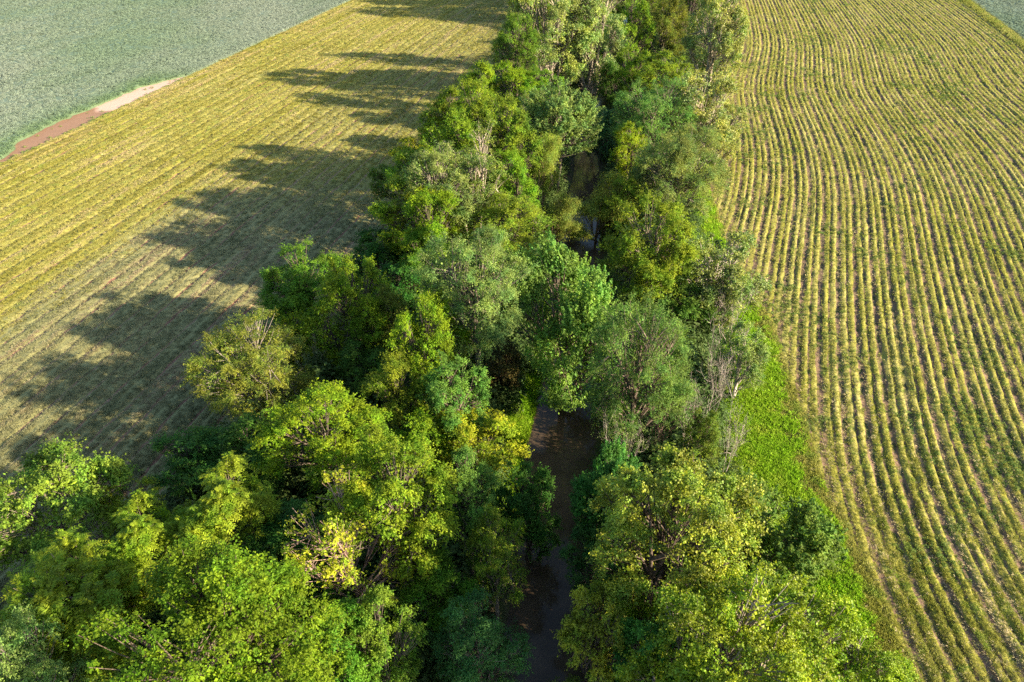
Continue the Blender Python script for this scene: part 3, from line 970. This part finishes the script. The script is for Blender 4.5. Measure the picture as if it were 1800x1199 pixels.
TREES = [
    ('cotton_l', 5.99, 137.46, 12.49, 22, 20.24, 'pale', 'huge pale tree with whitish limbs above the dark water pool, field-shadow side'),
    ('cotton_l', 14.02, 140.47, 12.19, 23, 21.16, 'pale', 'huge pale tree beside the dark pool, its crown leaning over the creek'),
    ('broad_m', -0.45, 119.54, 6.5, 12, 7.56, 'yg', 'yellow-green tree at the foot of the huge pale tree, by the shaded field'),
    ('broad_m', 4.56, 120.28, 5.66, 10, 5.95, 'bright', 'small bright green tree between the huge pale tree and the round silvery one'),
    ('maple', 5.92, 95.4, 9.48, 15, 9.15, 'grey', 'round silvery grey-green tree with upswept sprays beside the narrow creek'),
    ('sparse', 1.19, 101.85, 4.12, 12, 7.98, 'grey', 'thin half-bare trees with pale bare stems left of the round silvery tree'),
    ('broad_m', -3.61, 92.29, 5.62, 16, 11.27, 'yg2', 'tall narrow yellow-green tree directly left of the thin bare stems'),
    ('broad_m', -8.77, 109.77, 3.92, 8, 4.57, 'bright', 'small bright tree poking out of the shaded field edge'),
    ('bush', -11.86, 112.83, 3.34, 6, 4.02, 'dark', 'dark round bush at the shaded field edge beside the small bright tree'),
    ('sparse', -4.28, 73.71, 6.24, 17, 8.8, 'pale2', 'airy tall tree whose many pale stems show through thin leaves'),
    ('broad_m', -10.5, 93.74, 3.99, 11, 5.5, 'yellow', 'yellow tree topping the shaded field edge above the grey feathery tree'),
    ('broad_m', -13.23, 91.17, 4.07, 10, 5.0, 'yellow', 'yellow-green low tree spilling furthest onto the shaded field'),
    ('feather_m', -6.68, 71.16, 6.51, 16, 8.0, 'grey', 'soft grey-green feathery tree left of the airy pale-stemmed tree'),
    ('bush', -14.98, 86.91, 3.89, 8, 4.0, 'olive', 'olive bush behind the golden-yellow tree at the field edge'),
    ('broad_m', -10.39, 71.08, 6.02, 13, 6.5, 'yellow', 'golden-yellow round tree standing above a grey dead snag'),
    ('broad_m', 0.5, 76.94, 3.89, 13, 6.61, 'bright', 'bright green narrow tree between airy pale stems and willow by the water'),
    ('willow', 3.3, 85.3, 3.78, 12, 7.77, 'willow', 'soft pale willow with slanting bare stem next to the round silvery tree'),
    ('feather_m', -0.87, 68.48, 6.81, 12, 6.0, 'ygf', 'fine-leaved yellow-green tree just above the large grey-green crown'),
    ('dead', -12.57, 74.57, 3.94, 7, 4.79, 'barkgrey', 'grey dead snag with bare forked stems below the golden-yellow tree'),
    ('feather_l', -2.89, 49.86, 8.68, 17, 9.27, 'grey', 'large grey-green feathery tree left of the maple, in the middle of the belt'),
    ('broad_m', -8.88, 65.01, 3.6, 10, 5.0, 'bright', 'small bright green tree between the dead snag and large grey-green crown'),
    ('maple', 4.69, 51.53, 7.73, 16, 13.33, 'maple', 'tall fresh green maple overhanging the creek in the middle of the belt'),
    ('bush', -0.99, 51.16, 3.7, 6, 5.52, 'redbrown', 'reddish-brown bush on the creek bank below the large grey-green tree'),
    ('broad_l', -19.18, 59.66, 6.82, 10, 7.1, 'gmid', 'grey-green open tree jutting onto the shaded field beside a yellow-green one'),
    ('broad_l', -13.81, 54.07, 5.86, 12, 10.72, 'yg', 'tall yellow-green lobed tree beside the dark gap in the belt'),
    ('broad_m', -10.94, 54.01, 3.08, 10, 7.12, 'olive', 'olive narrow tree right of the tall yellow-green lobed tree'),
    ('feather_l', -20.85, 47.4, 7.65, 10, 6.97, 'locust', 'broad round tree with orange-tinged top and bare grey twigs, standing in shadow'),
    ('broad_m', -18.57, 52.37, 2.44, 8, 4.0, 'yg', 'small yellow-green tree between the orange-tinged tree and the lobed one'),
    ('broad_l', -6.58, 47.01, 4.98, 13, 9.33, 'yg', 'tall yellow-green tree below the large grey-green feathery tree'),
    ('broad_m', -8.64, 43.22, 3.88, 11, 5.5, 'yg2', 'olive-green rounded tree at the foot of the tall yellow-green one'),
    ('broad_m', -4.02, 41.34, 4.27, 11, 5.94, 'bluemix', 'blue-green and yellow mottled tree left of the grassy creek bank'),
    ('bush', -2.64, 39.25, 6.09, 8, 4.0, 'yellow', 'low golden row of bush tops left of the open water'),
    ('bush', -6.81, 39.1, 3.73, 8, 4.0, 'yg', 'low yellow-green bush between two taller crowns, golden row beside it'),
    ('broad_l', -12.64, 37.06, 6.55, 11.5, 5.75, 'yg', 'large bright yellow-green tree below the dark hollow, right of dark shrubs'),
    ('broad_l', -6.62, 28.99, 5.79, 15, 7.5, 'yg', 'large domed yellow-green tree behind the dying tree with yellow leaves'),
    ('broad_m', -2.64, 31.18, 3.52, 13, 6.5, 'bluemix', 'mid-green upright tree between the domed tree and dark creekside crown'),
    ('broad_m', 1.14, 34.72, 4.71, 9, 7.1, 'dark', 'dark green tree leaning over the creek where the water narrows'),
    ('feather_m', -0.93, 28.42, 3.91, 11, 7.18, 'ygf', 'fine yellow-green tree at the creek edge below the dark leaning one'),
    ('dying', -9.14, 27.38, 5.65, 13, 7.59, 'dying', 'dying tree with sparse bright yellow leaves and bare pinkish twigs'),
    ('walnut', -16.62, 29.64, 4.72, 12, 6.0, 'walnut', 'tree with star-like tufts of long leaves, left of the dying tree'),
    ('walnut', -22.73, 24.1, 5.83, 11.5, 5.75, 'walnut', 'golden tree with drooping leaf tufts next to the lone layered tree'),
    ('walnut', -21.37, 28.28, 4.27, 10.5, 5.25, 'walnut', 'yellow drooping-leaf tree between the sparse sapling and big crisp-leaved tree'),
    ('sparse', -25.55, 34.07, 3.47, 7, 3.5, 'yellow', 'sparse small tree with few bright yellow leaf tips in the shade'),
    ('layered', -29.25, 32.43, 7.74, 10, 6.64, 'gyl', 'lone layered spreading tree at the edge of the shaded field'),
    ('broad_x', -13.49, 19.55, 8.56, 16, 8.0, 'crisp', 'very large crisp-leaved green tree filling the lower corner'),
    ('feather_m', -23.15, 19.55, 4.11, 13, 6.5, 'grey', 'grey-green feathery tree cut by the lower corner of the picture'),
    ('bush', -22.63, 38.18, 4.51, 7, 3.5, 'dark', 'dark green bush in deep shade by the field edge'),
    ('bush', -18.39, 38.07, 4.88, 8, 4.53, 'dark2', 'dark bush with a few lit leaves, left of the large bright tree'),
    ('broad_m', -9.18, 21.34, 3.85, 11, 6.3, 'gmid', 'mid-green tree in half shade below the dying tree'),
    ('broad_m', -6.64, 21.97, 3.26, 11, 7.3, 'gmid2', 'green tree with sunlit top right of the half-shaded one, at lower edge'),
    ('feather_m', -1.63, 22.5, 5.18, 11, 7.96, 'blue', 'shaded blue-green feathery tree on the creek bank at the lower edge'),
    ('dead', -5.9, 27.78, 4.89, 7, 3.5, 'barkgrey', 'tangle of grey bare branches between the dying tree and the creek'),
    ('broad_m', -12.85, 28.81, 4.91, 9, 5.06, 'dark', 'dark green tree in the hollow between the star-tufted and dying trees'),
    ('broad_m', -4.3, 27.12, 4.3, 8, 4.3, 'gmid', 'green tree under the bare grey tangle near the creek'),
    ('broad_m', -2.06, 81.52, 5.46, 17, 8.5, 'yg2', 'green tree mostly hidden behind the airy pale-stemmed tree'),
    ('broad_m', -6.45, 81.31, 5.16, 16, 8.0, 'yg2', 'green tree between the small bright tree and the grey feathery one'),
    ('broad_l', 0.74, 126.5, 5.75, 17, 8.94, 'gmid2', 'green tree at the shaded field edge beside the huge pale trees'),
    ('broad_m', 0.33, 82.91, 4.56, 17, 8.5, 'gmid2', 'green tree behind the thin half-bare stems'),
    ('broad_m', -4.98, 100.57, 4.98, 16, 8.0, 'yg', 'green treetop on the shaded field edge above the tall narrow one'),
    ('bush', -14.58, 69.81, 5.16, 7, 5.93, 'dark', 'dark bush below the dead snag, in shade at the field edge'),
    ('bush', -10.94, 62.47, 4.77, 7, 5.88, 'dark', 'dark bush in the shaded hollow left of the large grey-green tree'),
    ('bush', -12.37, 49.3, 4.52, 7, 4.88, 'dark2', 'dark bush at the foot of the tall yellow-green lobed tree'),
    ('broad_m', -7.82, 66.64, 4.75, 14, 7.0, 'yg', 'green tree between golden-yellow tree and the fine-leaved one'),
    ('broad_m', -3.47, 76.52, 4.42, 11, 5.53, 'gmid2', 'green tree under the airy pale-stemmed tree'),
    ('broad_m', -7.97, 94.89, 5.31, 14, 7.33, 'yg2', 'green tree behind the small bright one at the shaded field edge'),
    ('broad_m', -10.51, 80.42, 5.19, 13, 6.5, 'yg2', 'green tree between the low yellow-green tree and the golden-yellow one'),
    ('broad_m', 24.34, 155.93, 7.25, 15, 13.8, 'bright', 'bright green pointed tree right of the huge pale crown'),
    ('feather_m', 30.72, 159.16, 9.7, 14, 12.88, 'olive', 'olive rounded tree between bright pointed tree and tall edge trees'),
    ('cotton_m', 36.07, 138.04, 8.87, 20, 18.4, 'pale', 'tall glittering pale tree at the top of the striped field edge'),
    ('broad_m', 37.2, 166.59, 8.94, 18, 16.56, 'dark2', 'dark tall tree tucked behind the glittering edge tree'),
    ('cotton_m', 26.0, 102.06, 8.88, 15, 13.8, 'pale', 'glittering pale tree leaning over the striped field edge'),
    ('cotton_m', 30.06, 106.15, 5.98, 10, 9.2, 'pale', 'low glittering pale tree reaching furthest onto the upper striped field'),
    ('broad_m', 20.29, 128.05, 6.12, 12, 8.05, 'yg2', 'green tree in the row below the bright pointed one'),
    ('broad_m', 24.91, 121.77, 7.69, 12, 7.3, 'yg2', 'rounded green tree left of the dark trunks at the striped field edge'),
    ('feather_l', 19.17, 98.72, 11.12, 14, 9.58, 'greyg', 'broad feathery green tree right of the dark creek bend'),
    ('feather_l', 19.36, 82.2, 8.95, 14, 9.79, 'grey', 'pale grey-green feathery tree bulging toward the striped field'),
    ('broad_m', 15.25, 91.16, 5.23, 11, 6.69, 'yellow', 'yellow thin-leaved tree with bare twigs beside the narrow creek'),
    ('walnut', 13.85, 109.29, 5.3, 8, 7.36, 'blue', 'shaded bluish tree with long leaf tufts on the far creek bend'),
    ('willow', 10.69, 83.68, 8.13, 9, 7.47, 'willow', 'leaning willow reaching across the creek on a bare slanting trunk'),
    ('willow', 4.88, 81.09, 4.74, 7, 5.56, 'willow2', 'smaller willow clump on the bank facing the leaning willow'),
    ('bush', 13.04, 81.8, 5.1, 8, 6.3, 'yg2', 'yellow-green bush behind the leaning willow'),
    ('broad_l', 13.31, 61.6, 8.78, 14, 9.32, 'yg2', 'large green tree right of the water pool and willow'),
    ('cotton_m', 20.01, 61.74, 6.85, 11, 10.12, 'greysp', 'thin grey-green edge tree with bare twigs against the striped field'),
    ('bush', 16.34, 58.59, 4.82, 7, 5.55, 'dark2', 'dark green bush below the thin grey-green edge tree'),
    ('feather_l', 9.11, 42.56, 7.59, 15, 10.49, 'greyb', 'large dull grey-green feathery tree across the creek from the maple'),
    ('dead', 16.23, 46.91, 4.48, 11, 7.29, 'barkpale', 'pale leafless tree standing at the grassy field edge'),
    ('cotton_m', 19.75, 51.02, 3.41, 8, 7.36, 'greysp', 'thin sapling veil between pale leafless tree and bright grass strip'),
    ('dead', 20.18, 58.21, 4.98, 10, 7.33, 'barkgrey', 'grey twiggy bare tree within the thin edge tree against the striped field'),
    ('dead', 13.95, 43.81, 3.25, 9, 5.17, 'barkgrey', 'small grey bare tree between dull feathery tree and the grass strip'),
    ('dead', 7.88, 39.01, 3.98, 10, 5.0, 'barkpale', 'whitish bare shrub on the bank beside the open water'),
    ('dead', 11.48, 42.44, 3.8, 10, 6.03, 'barkbrown', 'brown bare branches hanging under the dull grey-green feathery tree'),
    ('bush', 14.36, 41.21, 2.34, 7, 4.86, 'olive', 'slim olive sapling right of the whitish bare shrub'),
    ('dead', 16.58, 41.41, 2.96, 8, 5.51, 'barkpale', 'thin pale bare sapling right of the slim olive one'),
    ('maple', 6.08, 32.56, 4.83, 11, 7.21, 'bluegr', 'blue-green maple on the bank where the creek narrows'),
    ('cotton_l', 8.31, 25.81, 8.02, 17, 8.5, 'cott', 'great glittering yellow-pale tree with dark forked limbs right of the creek'),
    ('maple', 13.78, 28.12, 6.7, 12, 7.72, 'darkmap', 'dark green brush-textured tree beside the bright grass strip'),
    ('broad_m', 5.03, 29.8, 3.47, 8, 4.27, 'bluegr', 'blue-green low tree hanging over the narrow water beside the great tree'),
    ('cotton_m', 4.3, 23.03, 3.65, 12, 7.81, 'cott', 'rounded pale tree standing alone at the water, lower edge'),
    ('bush', 7.57, 26.03, 3.98, 7, 3.5, 'yg2', 'yellow-green bush behind the rounded pale waterside tree'),
    ('cotton_l', 9.63, 19.02, 6.68, 16, 8.0, 'cott2', 'wide glittering green-yellow tree with pale stems at the lower edge'),
    ('cotton_m', 14.2, 21.38, 4.64, 12, 6.34, 'cott2', 'glittering tree between the wide one and the bright grass, lower edge'),
    ('cotton_m', 18.39, 21.72, 3.74, 8, 5.51, 'cott2', 'small glittering tree standing furthest into the striped field, lower edge'),
    ('broad_m', 7.24, 21.11, 3.97, 11, 6.39, 'bluegr', 'green tree between rounded pale tree and wide glittering one'),
    ('bush', 3.03, 21.81, 3.18, 6, 3.18, 'olive', 'brownish-green bush beside the water at the very lower edge'),
    ('broad_m', 19.47, 149.08, 6.78, 12, 9.98, 'gmid', 'green tree below the treetop right of the huge pale crowns'),
    ('bush', 18.28, 133.32, 6.03, 8, 6.57, 'dark2', 'dark bush on the creek bank opposite the huge pale trees'),
    ('broad_m', 30.82, 184.04, 9.18, 14, 12.88, 'gmid2', 'green tree behind the bright pointed one near the upper edge'),
    ('broad_l', 4.27, 156.62, 6.75, 18, 14.27, 'yg2', 'green tree wedged left of the huge pale trees at the shaded field edge'),
    ('broad_l', 23.93, 194.0, 11.62, 17, 15.64, 'gmid', 'green treetop cut by the upper edge right of the pale crowns'),
    ('broad_l', 36.69, 209.89, 13.21, 17, 15.64, 'olive', 'olive treetop cut by the upper edge above the rounded olive tree'),
    ('cotton_l', 14.98, 216.56, 16.47, 22, 20.24, 'pale', 'pale treetop behind the two huge pale crowns'),
    ('broad_l', 11.9, 201.19, 11.2, 22, 19.74, 'gmid', 'green treetop at the shaded field edge, upper edge of the picture'),
    ('cotton_m', 60.32, 223.21, 12.37, 19, 17.48, 'pale', 'pale treetop at the striped field corner, upper edge of the picture'),
    ('broad_l', 52.7, 242.91, 15.06, 18, 16.56, 'dark2', 'dark treetop behind the tall edge trees, upper edge of the picture'),
]

for q, (kind, px, py, W, h, ch, colour, label) in enumerate(TREES):
    r = np.random.default_rng(1000 + q)
    P = PROTO[kind][q % len(PROTO[kind])]
    key = kind.split('_')[0]
    bank = px < creek_x(py)
    root = add_obj(NAMES[key], None, label=label, category={'bush': 'bush'}.get(kind, 'tree'),
                   group="trees on the bank toward the shaded field" if bank else "trees on the bank toward the striped field")
    root.location = (px, py, float(land_z(np.array(px), np.array(py))) - .05)
    root.rotation_euler = (0, 0, (-.2 if kind == 'willow' else r.uniform(0, 6.28)))
    gap_w = abs(px - float(creek_x(py))) - W / 2 - float(creek_halfwidth(py))
    s = W * (1.16 if (gap_w > 2.0 or colour == 'maple') else .96) * (1.12 if bank and py > 65 else 1) / P['W']
    ch = min(max(ch * 1.15, .66 * h), .93 * h)
    lc, bc = COLOURS[colour]
    jit = r.uniform(.92, 1.08, 3)
    szc = ch / P['ch'] if kind not in ('dead',) else h / P['h']
    zc0 = h - P['h'] * szc
    trunk = add_obj("trunk", P['trunk'], root)
    trunk.scale = (s, s, h / P['h'])
    trunk.color = (*bc, 1)
    limbs = add_obj("limbs", P['limbs'], trunk)
    kz = h / P['h']
    limbs.scale = (1, 1, szc / kz)
    limbs.location = (0, 0, zc0 / kz)
    limbs.color = (*bc, 1)
    if P['crown']:
        crown = add_obj("crown", P['crown'], root)
        crown.scale = (s, s, szc)
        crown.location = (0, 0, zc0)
        crown.color = (*(np.array(lc) * jit * (1.26, 1.26, 1.15)), 1)

# ------------------------------------------------------------------ undergrowth under the trees
U_MAT = grass_material("undergrowth_leaf", [(.05, .10, .022), (.07, .12, .025), (.10, .13, .03)])
src_u = [source("undergrowth_a", bush_mesh("undergrowth_a", 420, 1.3, 1.5, .2, U_MAT, 15)),
         source("undergrowth_b", bush_mesh("undergrowth_b", 420, 1.1, 2.0, .18, U_MAT, 16))]
n = 6500
y = rng.uniform(4, 262, n); f = rng.uniform(0, 1, n)
x = edge_l(y) + .5 + f * (edge_r(y) - edge_l(y) - 1.5)
d = np.abs(x - creek_x(y)) - creek_halfwidth(y)
k = d > 1.0
x, y, d = x[k], y[k], d[k]
edge_d = np.minimum(x - edge_l(y), edge_r(y) - x)
sc = rng.uniform(.5, 1.15, len(x)) * np.clip(.4 + edge_d * .3, .4, 2.3) * np.clip(.25 + d * .15, .25, 1)
for q in (0, 1):
    k = np.arange(len(x)) % 2 == q
    scatter("undergrowth" if q == 0 else "brushwood", np.stack([x[k], y[k], land_z(x[k], y[k])], -1), sc[k], rand_rot(k.sum(), .1, rng), src_u[q],
            "dark green undergrowth covering the ground beneath the trees" if q == 0 else "taller dark brush filling gaps beneath the trees", "undergrowth")
# grassy creek bank
n = 3600
y = 49 + 7.0 * rng.normal(size=n).clip(-1.7, 1.7); x = creek_x(y) - creek_halfwidth(y) - rng.uniform(0, 1, n) ** 1.6 * (3.0 + 1.2 * value_noise2(y / 3, y * 0, 81)) + .3
sc = rng.uniform(.8, 1.6, n)
scatter("bank_grass", np.stack([x, y, land_z(x, y)], -1), sc, rand_rot(n, .3, rng), src_lush, "green grassy slope beside the open water below the maple", "grass")

# dark logs lying across the creek
M_LOG = M_BARK
def log(name, a, b, r0, r1, label):
    a, b = np.array(a, float), np.array(b, float)
    m = (a + b) / 2 + np.array([0, 0, .15])
    pts = bez(np.zeros(3), m - a, b - a, 7)
    lines = [(pts, np.linspace(r0, r1, 7))]
    for q in (2, 4, 5):
        lines.append((bez(pts[q], pts[q] + np.array([.1, .3, .4]), pts[q] + np.array([.5 * (-1) ** q, .5, .8]), 4), r1 * np.array([.5, .4, .3, .15])))
    v, f = tubes(lines, 6)
    o = add_obj(name, mesh_np(name, v, f, M_LOG, True), label=label, category="log", group="logs across the creek")
    o.location = a
    o.color = (.10, .085, .075, 1)
    return o
log("fallen_log", (11.2, 128.5, -.7), (17.6, 130.2, -.4), .20, .12, "nearer dark log lying across the creek below the huge pale tree")
log("fallen_log", (11.8, 134.0, -.6), (18.0, 133.0, -.2), .18, .10, "farther dark log lying across the creek below the huge pale tree")
